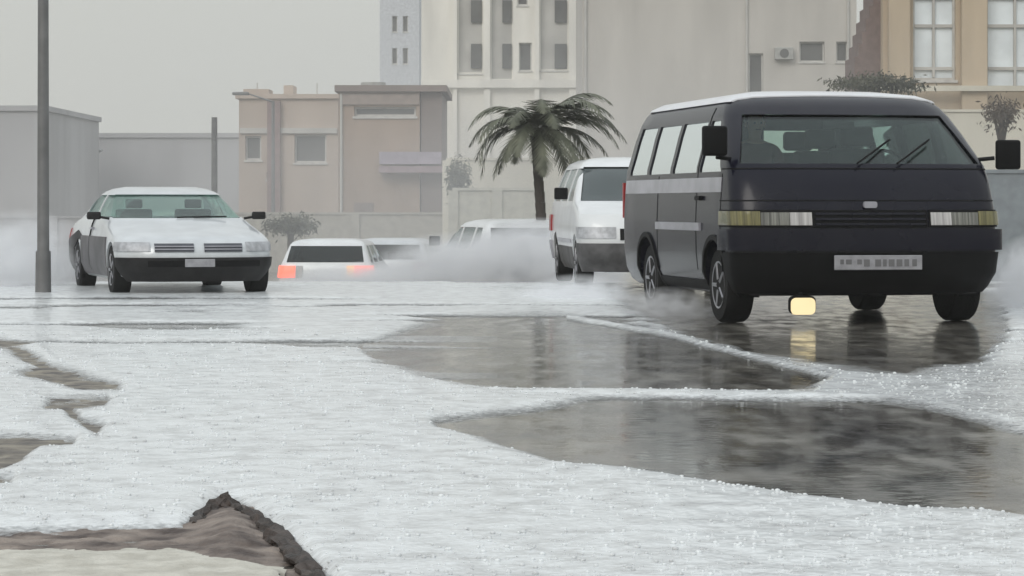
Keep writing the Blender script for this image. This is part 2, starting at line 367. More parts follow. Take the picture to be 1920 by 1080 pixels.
for sg in (-1, 1):
    for me in side_quads(sg, [[(1.50,.885),(2.35,.885),(2.35,1.15),(2.05,1.15)], [(2.42,.885),(3.35,.885),(3.08,1.15),(2.42,1.15)]]): wins.append(('side_window', me))
make_body(sedan, ss, silverw, .60, [(.72, .34, .90), (3.45, .34, .90)], wins, 4.4, glass)
link('lower_cladding', ss.patch(box_me(-2, 2, -1, .36, .16, .435), .02, .01), clad, sedan, 35)
link('air_intake', ss.patch(box_me(-.58, -.12, -1, .5, .33, .40), .026, .0), black, sedan, 35)
link('air_intake', ss.patch(box_me(.10, .72, -1, .5, .33, .40), .026, .0), black, sedan, 35)
MB().box(-.17, .17, -.045, -.03, .33, .42).obj('number_plate', platem, sedan, bevel=.004)
for sg in (-1, 1):
    a, b = sorted((sg*.06, sg*.50)); g = link('grille', ss.patch(box_me(a, b, -1, .4, .50, .595), .012, .01), mat('grille_mesh', (.07,.075,.09), .5), sedan, 35)
    for k in range(2): link('grille_slat', ss.patch(box_me(a, b, -1, .4, .525+.033*k, .535+.033*k), .020, .0), greyp, g, 35)
    a, b = sorted((sg*.55, sg*1.0)); link('headlight', ss.patch(box_me(a, b, -1, .45, .505, .61), .010, .01), chrome, sedan, 35)
    a, b = sorted((sg*.6, sg*1.2))
    link('lower_door', ss.patch(box_me(a, b, 1.07, 3.10, .20, .66), .010, .01), dark_doorm, sedan, 35, label='dark grey lower doors')  # lower doors darker than the body above
    link('dark_rear_wing', ss.patch(MB().prism([(3.80,.2),(4.1,.2),(4.2,.6),(3.45,.72),(3.105,.66),(3.105,.6),(3.3,.62),(3.7,.5)], a, b).mesh(), .010, .01), clad, sedan, 35)  # rear wing darker low down, like the doors
    link('door_gap', ss.patch(box_me(a, b, 2.38, 2.39, .25, .87), .012, .0), black, sedan, 35)
    link('door_handle', ss.patch(box_me(a, b, 2.18, 2.32, .74, .765), .03, .0), greyp, sedan, 35)
    m_ = MB().box(*sorted((sg*.90, sg*1.06)), 1.42, 1.50, .86, .95).obj('side_mirror', clad, sedan, bevel=.02, smooth=40)
    MB().tube((sg*.80, 1.45, .87), (sg*.92, 1.45, .89), .015).obj('mirror_arm', clad, m_)
    MB().tube((sg*.1+.05, 1.2, .885), (sg*.1+.45, 1.24, .895), .008).obj('wiper', black, sedan)
    a, b = sorted((sg*.52, sg*.92)); link('tail_light', ss.patch(box_me(a, b, 4.1, 5, .6, .74), .01, .01), mat('red_lens', (.35,.03,.03), .3), sedan, 35)
for x, y in ((-.79,.72),(.79,.72),(-.79,3.45),(.79,3.45)): wheel(sedan, x, y, .29, .20)
MB().box(-.7, .7, 1.25, 1.7, .62, .84).obj('dashboard', black, sedan, bevel=.04)
for sx, sy in ((-.36, 2.0), (.36, 2.0)):
    s = MB().box(sx-.22, sx+.22, sy+.35, sy+.46, .62, .98).obj('seat', seatm, sedan, bevel=.03)
    MB().box(sx-.10, sx+.10, sy+.36, sy+.44, .99, 1.10).obj('headrest', seatm, s, bevel=.02)
MB().box(-.6, .6, .5, 3.9, .19, .28).box(-.75,.75,.66,.78,.24,.32).box(-.75,.75,3.39,3.51,.24,.32).obj('underbody', black, sedan)

# ---- simpler vehicle behind
def simple_car(name, px, Y, rz, levels, zb, scale, label, cat, paint, cab, wz, wx, windows, wy, wr, rear_lit=False, front=True, wheel_x=.80):
    root = empty(name, (X(px, Y), Y, gz(Y)), rz, label=label, category=cat)
    root.scale = (scale, scale, scale)
    sh = Shell(levels, .18, .16, .06); L = levels[3][2]
    wn = [('windscreen', front_trap(wz[0], wz[1], wx[0], wx[1], -.3, L * .55)), ('rear_window', front_trap(wz[0]+.02, wz[1]-.02, wx[0]-.06, wx[1]-.02, L * .6, L + .5))]
    for sg in (-1, 1):
        for me in side_quads(sg, windows): wn.append(('side_window', me))
    W = levels[3][3]
    make_body(root, sh, paint, cab, [(wy[0], wr + .06, W), (wy[1], wr + .06, W)], wn, L, glass_d)
    for x in (-wheel_x, wheel_x):
        for y in wy: wheel(root, x, y, wr, .2)
    for sg in (-1, 1):
        a, b = sorted((sg*.50, sg*1.2)); link('headlight', sh.patch(box_me(a, b, -1, .5, .62, .76), .01, .01), chrome, root, 35)
        a, b = sorted((sg*(W-.32), sg*1.3)); t = link('tail_light', sh.patch(box_me(a, b, L-.4, L+1, .68, .90), .02, .01), redl if rear_lit else mat('red_lens', (.35,.03,.03), .3), root, 35)
        if rear_lit:
            a, b = sorted((sg*(W-.46), sg*(W-.33))); link('indicator', sh.patch(box_me(a, b, L-.4, L+1, .68, .90), .02, .01), orgl if sg < 0 else mat('clear_lens', (.5,.5,.5), .3), root, 35)
        MB().box(*sorted((sg*(W+.03), sg*(W+.2))), wy[0]+.55, wy[0]+.63, wz[0]+.02, wz[0]+.17).obj('side_mirror', black, root, bevel=.02)
        a, b = sorted((sg*.5, sg*1.3)); link('side_moulding', sh.patch(box_me(a, b, wy[0]+.45, wy[1]-.45, .55, .60), .015, .0), greyp, root, 35)
    link('bumper', sh.patch(box_me(-2, 2, -1, .3, .30, .52), .03, .01), greyp, root, 35)
    link('bumper', sh.patch(box_me(-2, 2, L-.3, L+1, .30, .55), .03, .01), greyp, root, 35)
    link('grille', sh.patch(box_me(-.45, .45, -1, .5, .60, .74), .012, .01), black, root, 35)
    MB().box(-.26, .26, L+.035, L+.05, .58, .69).obj('number_plate', platem, root)
    MB().box(-.6, .6, .4, L-.4, .2, .3).obj('underbody', black, root)
    return root
mini = [(.22,.14,4.35,.84),(.28,.06,4.42,.89),(.42,.01,4.45,.92),(.6,0,4.46,.94),(.8,.05,4.46,.94),(.92,.14,4.45,.93),(1.0,.45,4.44,.92),(1.05,.85,4.43,.91),(1.2,1.15,4.40,.87),(1.35,1.40,4.36,.82),(1.5,1.70,4.30,.76),(1.58,1.88,4.22,.71),(1.63,2.15,4.1,.60),(1.66,2.5,3.9,.42)]
mw = [[(1.45,1.08),(2.2,1.08),(2.2,1.5),(1.75,1.5)], [(2.28,1.08),(3.2,1.08),(3.2,1.5),(2.28,1.5)], [(3.28,1.08),(4.15,1.08),(4.0,1.5),(3.28,1.5)]]
mv = simple_car('minivan', 1232, 33.0, R(4), mini, 0, 1.0, 'white minivan half hidden behind the left side of the dark van', 'minivan', white, .8,
           (1.08, 1.52), (.84, .72), mw, (.8, 3.55), .31, wheel_x=.82)
mvs = Shell(mini, .18, .16, .06)
link('lower_cladding', mvs.patch(box_me(-2, 2, -1, .40, .21, .56), .034, .01), mat('grey_cladding', (.09,.088,.09), .6, var=.4, scale=5), mv, 35)
link('lower_cladding', mvs.patch(box_me(-2, 2, 1.22, 3.12, .21, .50), .012, .01), mat('grey_cladding', (.09,.088,.09)), mv, 35)
hat = [(.22,.14,3.95,.78),(.28,.06,4.02,.83),(.42,.01,4.05,.86),(.6,0,4.06,.87),(.72,.08,4.06,.87),(.80,.35,4.05,.86),(.88,.95,4.03,.85),(.98,1.15,3.98,.81),(1.12,1.4,3.90,.76),(1.28,1.72,3.78,.70),(1.33,1.9,3.70,.66),(1.37,2.15,3.5,.56),(1.39,2.4,3.3,.4)]
hw = [[(1.40,.94),(2.15,.94),(2.15,1.26),(1.75,1.26)], [(2.22,.94),(3.0,.94),(3.0,1.26),(2.22,1.26)], [(3.08,.94),(3.65,.94),(3.45,1.26),(3.08,1.26)]]
simple_car('hatchback', 655, 62, R(180-3), hat, 0, 1.15, 'small white hatchback driving away with red tail lights glowing in the spray', 'car', white, .65,
           (.94, 1.28), (.78, .68), hw, (.72, 3.25), .28, rear_lit=True, wheel_x=.76)
simple_car('hatchback', 775, 68, R(180-6), hat, 0, 1.15, 'farthest pale hatchback, between the car with glowing tail lights and the estate car', 'car', silverw, .65,
           (.94, 1.28), (.78, .68), hw, (.72, 3.25), .28, wheel_x=.76)
simple_car('estate_car', 893, 54, R(180+14), hat, 0, 1.22, 'pale estate car half lost in the spray, right of the car with glowing tail lights', 'car', white, .65,
           (.94, 1.28), (.78, .68), hw, (.72, 3.25), .28, wheel_x=.76)

# ------------------------------------------------------------------ ground, road, hail
def gm_road():
    m = bpy.data.materials.new('wet_road'); m.use_nodes = True; n = m.node_tree; b = n.nodes['Principled BSDF']
    t = n.nodes.new('ShaderNodeTexCoord')
    def nz(sc, det, stretch):
        mp = n.nodes.new('ShaderNodeMapping'); mp.inputs['Scale'].default_value = stretch; n.links.new(t.outputs['Object'], mp.inputs[0])
        k = n.nodes.new('ShaderNodeTexNoise'); k.inputs['Scale'].default_value = sc; k.inputs['Detail'].default_value = det
        n.links.new(mp.outputs[0], k.inputs[0]); return k
    a = nz(2.2, 8, (1, .55, 1)); r = n.nodes.new('ShaderNodeValToRGB')
    r.color_ramp.elements[0].position = .35; r.color_ramp.elements[0].color = (.06, .056, .050, 1)
    r.color_ramp.elements[1].position = .6; r.color_ramp.elements[1].color = (.16, .15, .13, 1); e_ = r.color_ramp.elements.new(.74); e_.color = (.36, .345, .31, 1)
    n.links.new(a.outputs[0], r.inputs[0]); n.links.new(r.outputs[0], b.inputs['Base Color'])
    q = nz(6, 4, (1, .3, 1)); rr = n.nodes.new('ShaderNodeMapRange'); rr.inputs[1].default_value = .35; rr.inputs[2].default_value = .7
    rr.inputs[3].default_value = .04; rr.inputs[4].default_value = .24
    n.links.new(q.outputs[0], rr.inputs[0]); n.links.new(rr.outputs[0], b.inputs['Roughness'])
    b.inputs['IOR'].default_value = 1.4; b.inputs['Specular IOR Level'].default_value = .6
    h1 = nz(13, 3, (1, 1, 1)); h2 = nz(60, 3, (1, 1, 1)); ad = n.nodes.new('ShaderNodeMath'); ad.operation = 'MULTIPLY_ADD'; ad.inputs[1].default_value = .12
    n.links.new(h2.outputs[0], ad.inputs[0]); n.links.new(h1.outputs[0], ad.inputs[2])
    bp = n.nodes.new('ShaderNodeBump'); bp.inputs['Strength'].default_value = .30; bp.inputs['Distance'].default_value = .005
    n.links.new(ad.outputs[0], bp.inputs['Height']); n.links.new(bp.outputs[0], b.inputs['Normal'])
    return m
roadm = gm_road()
def sheet(name, xs, ys, zf, m, **pr):
    vs = [(x, y, zf(x, y)) for y in ys for x in xs]; nx = len(xs)
    fs = [(j*nx+i, j*nx+i+1, (j+1)*nx+i+1, (j+1)*nx+i) for j in range(len(ys)-1) for i in range(nx-1)]
    return link(name, mesh(vs, fs), m, None, 60, **pr)
groundm = mat('ground_far', (.20, .19, .17), .6, var=.3, scale=.2)
sheet('ground', np.linspace(-900, 900, 19), list(np.linspace(-20, 30, 6)) + list(np.linspace(34, 70, 13)) + [100, 200, 500, 1400], lambda x, y: gz(y) - .02, groundm, kind='structure')
sheet('road', np.linspace(-14, 14, 8), list(np.linspace(-6, 30, 10)) + list(np.linspace(34, 70, 19)) + [90, 140], lambda x, y: gz(y), roadm, kind='structure')

def hailm(edge=True):
    m = bpy.data.materials.new('hail_ice'); m.use_nodes = True; n = m.node_tree; b = n.nodes['Principled BSDF']
    t = n.nodes.new('ShaderNodeTexCoord')
    k = n.nodes.new('ShaderNodeTexNoise'); k.inputs['Scale'].default_value = 7; k.inputs['Detail'].default_value = 7; k.inputs['Roughness'].default_value = .65
    n.links.new(t.outputs['Object'], k.inputs[0]); r = n.nodes.new('ShaderNodeValToRGB')
    r.color_ramp.elements[0].position = .36; r.color_ramp.elements[0].color = (.56, .575, .58, 1)
    r.color_ramp.elements[1].position = .55; r.color_ramp.elements[1].color = (.79, .82, .83, 1)
    n.links.new(k.outputs[0], r.inputs[0]); n.links.new(r.outputs[0], b.inputs['Base Color'])
    b.inputs['Roughness'].default_value = .25; b.inputs['Coat Weight'].default_value = .25; b.inputs['Coat Roughness'].default_value = .12
    v = n.nodes.new('ShaderNodeTexNoise'); v.inputs['Scale'].default_value = 38; v.inputs['Detail'].default_value = 5; n.links.new(t.outputs['Object'], v.inputs[0])
    bp = n.nodes.new('ShaderNodeBump'); bp.inputs['Strength'].default_value = .35; bp.inputs['Distance'].default_value = .012
    n.links.new(v.outputs[0], bp.inputs['Height']); n.links.new(bp.outputs[0], b.inputs['Normal'])
    # thin slush at the rims is translucent
    sp = n.nodes.new('ShaderNodeSeparateXYZ'); n.links.new(t.outputs['Object'], sp.inputs[0])
    ad = n.nodes.new('ShaderNodeMath'); ad.operation = 'MULTIPLY_ADD'; ad.inputs[1].default_value = .03
    n.links.new(v.outputs[0], ad.inputs[0]); n.links.new(sp.outputs['Z'], ad.inputs[2])
    mr = n.nodes.new('ShaderNodeMapRange'); mr.inputs[1].default_value = .012; mr.inputs[2].default_value = .036; n.links.new(ad.outputs[0], mr.inputs[0])
    if edge: n.links.new(mr.outputs[0], b.inputs['Alpha'])
    return m
hm = hailm(); hm2 = hailm(False)
# bare regions as outlines on the road, given where the photograph shows them
P_WET = [
 [(820,797),(1000,779),(1100,758),(1300,750),(1600,756),(1750,782),(1920,822),(2200,880),(2200,1010),(1860,957),(1700,950),(1500,925),(1300,892),(1060,865),(940,832)],
 [(690,652),(740,632),(800,612),(880,602),(1040,598),(1150,606),(1240,628),(1400,670),(1545,712),(1520,726),(1300,733),(1100,733),(900,722),(840,710),(770,690),(700,670)],
 [(1150,560),(1250,610),(1330,640),(1430,665),(1580,684),(1700,690),(1830,672),(1880,630),(1880,590),(1880,555),(1500,535),(1180,535)],
]
P_SOIL = [
 [(-200,1004),(-20,1003),(150,1001),(340,996),(385,965),(412,942),(450,950),(520,998),(590,1066),(640,1120),(640,1200),(-200,1200)],
 [(-60,634),(14,638),(50,655),(100,688),(215,722),(226,738),(150,736),(90,720),(24,702),(64,692),(20,664),(-60,642)],
 [(90,752),(200,748),(200,764),(140,768),(150,790),(190,800),(182,822),(160,812),(128,790),(118,768),(85,768)],
 [(-200,818),(60,822),(142,828),(140,836),(80,838),(40,870),(0,888),(-200,900)],
 [(-100,897),(28,900),(25,912),(-100,915)],
]
RIDGES = [([(1060,596),(1140,608),(1260,630),(1400,667),(1560,708),(1700,728),(1800,750),(1950,800)], 7, .022),
          ([(650,722),(900,738),(1300,742),(1700,748),(1800,768),(1960,812)], 11, .03)]
def poly_sd(px, py, poly):                     # signed distance, negative inside
    n = len(poly); d = np.full(px.shape, 1e9); ins = np.zeros(px.shape, bool)
    for i in range(n):
        x0, y0 = poly[i]; x1, y1 = poly[(i+1) % n]; ex, ey = x1-x0, y1-y0
        t = np.clip(((px-x0)*ex + (py-y0)*ey) / (ex*ex+ey*ey+1e-9), 0, 1)
        d = np.minimum(d, np.hypot(px-x0-t*ex, (py-y0-t*ey)))
        c = ((y0 > py) != (y1 > py)) & (px < (x1-x0)*(py-y0)/(y1-y0+1e-9) + x0); ins ^= c
    return np.where(ins, -d, d)
def vnoise(x, y, seed=0):                      # cheap smooth value noise
    xi = np.floor(x).astype(np.int64); yi = np.floor(y).astype(np.int64); fx = x-xi; fy = y-yi
    fx = fx*fx*(3-2*fx); fy = fy*fy*(3-2*fy)
    def h(a, b):
        k = (a*374761393 + b*668265263 + seed*974634777) & 0xffffffff; k = ((k ^ (k >> 13)) * 1274126177) & 0xffffffff
        return ((k ^ (k >> 16)) & 0xffff) / 65535.0
    return (h(xi,yi)*(1-fx)+h(xi+1,yi)*fx)*(1-fy) + (h(xi,yi+1)*(1-fx)+h(xi+1,yi+1)*fx)*fy
def fbm(x, y, o=4, s=0):
    r = 0; a = .5
    for k in range(o): r = r + a*vnoise(x, y, s+k); x = x*2.03; y = y*2.03; a *= .5
    return r
def hail_h(Xw, Yw):
    px = 960 + Xw*F/Yw; py = HOR + CAM*F/Yw
    jx = (fbm(Xw*2.2, Yw*2.2, 4, 5) - .47) * 70; jy = (fbm(Xw*2.2, Yw*1.5, 4, 9) - .47) * 30
    cal = 1 - .75*sstep(900, 950, py); jx = jx*cal; jy = jy*cal
    sd = np.full(px.shape, 1e9)
    for P in P_WET: sd = np.minimum(sd, poly_sd(px + jx*.5, py + jy*.45, P))
    for q, P in enumerate(P_SOIL): sd = np.minimum(sd, poly_sd(px + jx*.35, py + jy*.3, P) + (9 if q else 5))
    th = .022 + .012 * sstep(15, 2, Yw - 6) + .008 * sstep(900, 1060, py)
    n1 = fbm(Xw*1.3, Yw*1.3, 3, 1) - .45; n2 = fbm(Xw*9, Yw*9, 3, 2) - .45; n3 = vnoise(Xw*45, Yw*45, 3) - .5
    jit0 = 0
    z = -.02 + (th + .02) * sstep(-16, 26, sd + jy*.25) + n1*.016*sstep(0, 60, sd) + n2*.008*sstep(-10, 30, sd) + n3*.003
    # thin slush towards the distance, broken by streaks of water running across
    streak = fbm(Xw*.35, Yw*1.1, 4, 20)
    far = sstep(760, 620, py)
    z = z + .010*far - far * sstep(.52, .66, streak) * .032
    sd2 = poly_sd(px, py, P_WET[1])          # long films of slush floating on the middle puddle
    st2 = fbm(Xw*.5 + 7, Yw*1.9, 4, 31)
    z = np.where(sd2 < 10, np.maximum(z, -.02 + .030*sstep(.50, .60, st2)*sstep(1300, 700, px)), z)
    for (pts, wd, hh) in RIDGES:              # narrow ridges of slush pushed up between the tyre tracks
        yr_ = np.interp(px, [p[0] for p in pts], [p[1] for p in pts]) + jy*.12
        inr = (px > pts[0][0]) & (px < pts[-1][0])
        z = np.where(inr, np.maximum(z, -.02 + (hh + .02)*np.exp(-((py - yr_)/wd)**2) + n3*.003 + n2*.016), z)
    # a melted, thinner zone at the right beyond the near band
    zone = sstep(1500, 1750, px) * sstep(840, 780, py) * sstep(640, 700, py)
    z = z - zone * .012
    return z, sd
ys = []; y = 6.6
while y < 36: ys.append(y); y += max(.010, y*y/(F*CAM)*1.45)
ys = np.array(ys); NX = 760; us = np.linspace(-.235, .235, NX)
Xg = us[None, :] * (ys[:, None] + 1.0); Yg = np.repeat(ys[:, None], NX, 1)
Zg, SD = hail_h(Xg, Yg)
gzv = np.array([gz(v) for v in ys])[:, None]
ok = Zg > -.012
co = np.stack([Xg, Yg, Zg + gzv], -1).reshape(-1, 3)
okq = ok[:-1,:-1] | ok[1:,:-1] | ok[:-1,1:] | ok[1:,1:]
jj, ii = np.nonzero(okq); a = jj*NX + ii
quads = np.stack([a, a+1, a+1+NX, a+NX], -1)
def np_mesh(co, faces):
    used = np.unique(faces); rm = np.full(len(co), -1); rm[used] = np.arange(len(used)); faces = rm[faces]; co = co[used]
    me = bpy.data.meshes.new('mesh'); nf, k = faces.shape
    me.vertices.add(len(co)); me.vertices.foreach_set('co', co.astype(np.float32).ravel())
    me.loops.add(nf*k); me.loops.foreach_set('vertex_index', faces.astype(np.int32).ravel())
    me.polygons.add(nf); me.polygons.foreach_set('loop_start', np.arange(nf, dtype=np.int32)*k); me.polygons.foreach_set('use_smooth', np.ones(nf, bool))
    me.update(); me.validate(); return me
ho = link('hail_layer', np_mesh(co, quads), hm, None, kind='stuff', label='white layer of hail and slush spread over the road', category='hail')
# loose hailstones
phi = (1+5**.5)/2
ico = np.array([(-1,phi,0),(1,phi,0),(-1,-phi,0),(1,-phi,0),(0,-1,phi),(0,1,phi),(0,-1,-phi),(0,1,-phi),(phi,0,-1),(phi,0,1),(-phi,0,-1),(-phi,0,1)]) / math.hypot(1, phi)
icf = np.array([(0,11,5),(0,5,1),(0,1,7),(0,7,10),(0,10,11),(1,5,9),(5,11,4),(11,10,2),(10,7,6),(7,1,8),(3,9,4),(3,4,2),(3,2,6),(3,6,8),(3,8,9),(4,9,5),(2,4,11),(6,2,10),(8,6,7),(9,8,1)])
N = 14000
Ys = 6.8 + 15 * rng.random(N)**1.5; Xs = (rng.random(N)*2-1) * .22 * (Ys + 1)
Zs, S2 = hail_h(Xs, Ys)
keep = (Zs > .013) & (vnoise(Xs*3, Ys*3, 77) + .5*rng.random(N) > .45)
Xs, Ys, Zs = Xs[keep], Ys[keep], np.maximum(Zs[keep], .0)
n_ = len(Xs); rad = (.003 + .006*rng.random(n_)**4) * (1 + .03*(Ys-7))
V = ico[None] * rad[:, None, None] * (.85 + .3*rng.random((n_, 12, 1))) * np.array([1.15, 1.0, .8])
V = V + np.stack([Xs, Ys, Zs + rad*.25], -1)[:, None, :]
Fc = icf[None] + (np.arange(n_)*12)[:, None, None]
link('hailstones', np_mesh(V.reshape(-1, 3), Fc.reshape(-1, 3)), hm2, None, kind='stuff', label='loose white hailstones scattered over the slush', category='hailstones')

# soil showing through: bare earth sheets under the gaps
soilm = mat('wet_brown_soil', (.07, .052, .045), .7, scale=7, col2=(.30, .25, .215), bump=.8, bscale=40)
sandm = mat('pale_sand', (.46, .44, .38), .7, scale=12, col2=(.62, .60, .53), bump=.4, bscale=60)
def patch_sheet(name, x0, x1, y0, y1, zf, m, step=.012, **pr):
    xs = np.arange(x0, x1, step); yy = np.arange(y0, y1, step); A, B = np.meshgrid(xs, yy)
    zz = zf(A, B); nx = len(xs); okk = zz > -.02; q = okk[:-1,:-1] & okk[1:,1:]
    j, i = np.nonzero(q); a = j*nx+i
    return link(name, np_mesh(np.stack([A, B, zz], -1).reshape(-1, 3), np.stack([a, a+1, a+1+nx, a+nx], -1)), m, None, **pr)
def soil_z(A, B):
    px = 960 + A*F/B; py = HOR + CAM*F/B
    sd = poly_sd(px, py, P_SOIL[0]); rg = (fbm(A*14, B*14, 4, 40)-.47)*.035
    ridge = np.exp(-np.abs((px-432)/55)**1.5 - ((py-1000)/32)**2)*.045
    return np.where(sd < 30, .006 + rg*.8 + ridge, -1)
patch_sheet('soil_bank', -1.75, -.35, 6.6, 10.0, soil_z, soilm, kind='structure')
def sand_z(A, B):
    px = 960 + A*F/B; py = HOR + CAM*F/B
    d = poly_sd(px + (fbm(A*8,B*8,3,3)-.45)*60, py + (fbm(A*8,B*8,3,4)-.45)*16, [(-300,1044),(150,1046),(330,1046),(440,1062),(520,1082),(560,1200),(-300,1200)])
    return np.where(d < 6, .016 + .018*sstep(6, -12, d) + (fbm(A*20, B*20, 3, 8)-.45)*.014, -1)
patch_sheet('sand', -1.75, -.35, 6.4, 8.2, sand_z, sandm, kind='structure')
def verge_z(A, B):
    px = 960 + A*F/B; py = HOR + CAM*F/B
    sd = np.minimum(np.minimum(poly_sd(px, py, P_SOIL[1]), poly_sd(px, py, P_SOIL[2])), np.minimum(poly_sd(px, py, P_SOIL[3]), poly_sd(px, py, P_SOIL[4])))
    return np.where(sd < 25, .004 + (fbm(A*8, B*8, 4, 50)-.45)*.03, -1)
patch_sheet('verge', -4.6, -1.4, 9.6, 21, verge_z, mat('verge_soil', (.075, .065, .058), .55, scale=6, col2=(.26, .23, .18), bump=.6, bscale=25), step=.03, kind='structure')
# the dark broken lip along the gap: one rough ridge
LIP = [(368,982,.012),(390,962,.026),(412,946,.036),(440,952,.032),(472,970,.030),(503,990,.032),(530,1012,.030),(556,1040,.028),(580,1068,.026),(610,1104,.02)]
pts = []
for a, b in zip(LIP[:-1], LIP[1:]):
    for k in range(7):
        f = k/7; px, py, rr_ = [a[q] + (b[q]-a[q])*f for q in range(3)]; Yk = CAM*F/(py-HOR+10); pts.append((Vector((X(px-4,Yk), Yk, .012)), rr_))
vs, fs = [], []; NR = 14
for q, (p, rr_) in enumerate(pts):
    t = (pts[min(q+1, len(pts)-1)][0] - pts[max(q-1, 0)][0]).normalized(); sdv = t.cross(Vector((0,0,1))).normalized()
    for k in range(NR):
        a = 2*math.pi*k/NR; d = sdv*math.cos(a)*1.3 + Vector((0,0,1))*math.sin(a)
        f = .8 + .9*noise.noise((p + d*rr_)*17) + .6*noise.noise((p + d*rr_)*45) + .3*noise.noise((p+d*rr_)*110); vs.append(p + d*rr_*f)
for q in range(len(pts)-1):
    for k in range(NR): fs.append((q*NR+k, q*NR+(k+1)%NR, (q+1)*NR+(k+1)%NR, (q+1)*NR+k))
fs += [tuple(range(NR)), tuple(range((len(pts)-1)*NR, len(pts)*NR))]
link('broken_edge', mesh(vs, fs), mat('dark_earth', (.022, .017, .014), .6, scale=20, col2=(.075,.055,.045), bump=.8, bscale=60), None, 50,
     label='dark jagged broken edge rising from the slush around the brown soil', category='broken edge')

# ------------------------------------------------------------------ buildings
def wall_me(x0, x1, z0, z1, ops, y=0, depth=.35, thick=6):
    """front wall with real openings; ops: (x0,x1,z0,z1)"""
    xs = sorted({x0, x1, *[o[0] for o in ops], *[o[1] for o in ops]}); zs = sorted({z0, z1, *[o[2] for o in ops], *[o[3] for o in ops]})
    m = MB()
    for i in range(len(xs)-1):
        for j in range(len(zs)-1):
            cx, cz = (xs[i]+xs[i+1])/2, (zs[j]+zs[j+1])/2
            if any(o[0] < cx < o[1] and o[2] < cz < o[3] for o in ops): continue
            m.box(xs[i], xs[i+1], y, y+depth, zs[j], zs[j+1])
    m.box(x0, x1, y+depth+.002, y+thick, z0, z1)
    me = m.mesh(); bm = bmesh.new(); bm.from_mesh(me); bmesh.ops.remove_doubles(bm, verts=bm.verts, dist=.0005)
    seen = {}; kill = []
    for f in bm.faces:
        kx = tuple(sorted(v.index for v in f.verts))
        if kx in seen: kill += [f, seen[kx]]
        else: seen[kx] = f
    bmesh.ops.delete(bm, geom=list(set(kill)), context='FACES'); bm.to_mesh(me); bm.free(); return me
def building(name, px0, px1, ptop, Y, wallm, windows, label, cat='building', thick=8, rz=0, roofm=None, lip=.25, top=None):
    x0, x1 = X(px0, Y), X(px1, Y); zt = Z(ptop, Y) if top is None else top; zb = gz(Y) - .1
    root = empty(name, ((x0+x1)/2, Y, zb), rz, label=label, category=cat); cx = (x0+x1)/2
    ops = [(X(a, Y)-cx, X(b, Y)-cx, Z(d, Y)-zb, Z(c, Y)-zb) for a, b, c, d in windows]
    link('wall', wall_me(x0-cx, x1-cx, 0, zt-zb, ops, 0, .35, thick), wallm, root)
    for (a, b, c, d) in ops:
        f = MB().box(a+.002, b-.002, .20, .26, c+.002, c+.08).box(a+.002, b-.002, .20, .26, d-.08, d-.002).box(a+.002, a+.08, .20, .26, c+.08, d-.08).box(b-.08, b-.002, .20, .26, c+.08, d-.08).obj('window', framem, root)
        MB().box(a+.08, b-.08, .27, .29, c+.08, d-.08).obj('pane', darkglass, f)
        MB().box(a-.06, b+.06, -.06, .15, c-.09, c-.002).obj('sill', framem, f)
    if lip:
        MB().box(x0-cx-.15, x1-cx+.15, -.15, thick+.15, zt-zb+.002, zt-zb+lip).obj('roof', roofm or wallm, root)
    return root
framem = mat('window_frame', (.55, .54, .51), .5)
darkglass = mat('dark_window_glass', (.12, .12, .115), .25, var=.2, scale=.5)
blueglass = mat('pale_blue_window_glass', (.78, .84, .87), .3, var=.12, scale=.8)
wc = mat('white_render', (.80, .78, .72), .85, scale=.5, bump=.3, bscale=8, stretch=(1,1,.22))
beige = mat('beige_render', (.53, .505, .465), .85, scale=.5, var=.10, bump=.3, bscale=8, stretch=(1,1,.22))
brown = mat('brown_render', (.37, .28, .215), .85, scale=.6, bump=.3, bscale=8, stretch=(1,1,.22))
browd = mat('dark_brown_trim', (.22, .175, .155), .85, scale=.8)
pink = mat('pink_render', (.50, .42, .355), .85, scale=.5, bump=.3, bscale=8, stretch=(1,1,.22))
ochre = mat('ochre_stone', (.50, .41, .30), .8, scale=.8, bump=.3, bscale=10, stretch=(1,1,.22))
cream = mat('cream_wall', (.62, .59, .50), .85, scale=.6, bump=.2, stretch=(1,1,.22))
bgrey = mat('blue_grey_cladding', (.385, .385, .395), .7, scale=.3, var=.15, stretch=(1,1,.22))
recm = mat('grey_bay_render', (.50, .49, .46), .85, scale=.6)  # plain grey tone for bays, pipes and glazing bars

# tall white apartment block
Y = 165.0
bl = building('apartment_block', 790, 1092, 0, Y, wc, [(858,906,-60,138),(920,962,-60,150),(1012,1066,-60,132),(973,997,80,133),(970,990,-20,10)],
              'tall white apartment block with grey vertical bays rising behind the tree', top=16.5, thick=12)
zb = gz(Y)-.1; cx = bl.location.x
for (a, b, t0) in ((858,906,138),(920,962,150),(1012,1066,132)):
    for k, (u, v) in enumerate(((82,128),(0,40))):
        ww = (b-a)*.42; xa = a + (b-a)*.52
        f = MB().box(X(xa, Y)-cx, X(xa+ww, Y)-cx, .10, .19, Z(v+2*k, Y)-zb, Z(u, Y)-zb).obj('window', darkglass, bl)
for (a, b) in ((850,857),(907,919),(1002,1011),(1067,1090)):
    MB().box(X(a, Y)-cx, X(b, Y)-cx, -.35, -.002, 4.5, 16.5-zb-.1).obj('pilaster', wc, bl)
MB().box(X(790, Y)-cx, X(1092, Y)-cx, -.5, -.36, Z(165, Y)-zb, Z(150, Y)-zb).obj('string_course', wc, bl)
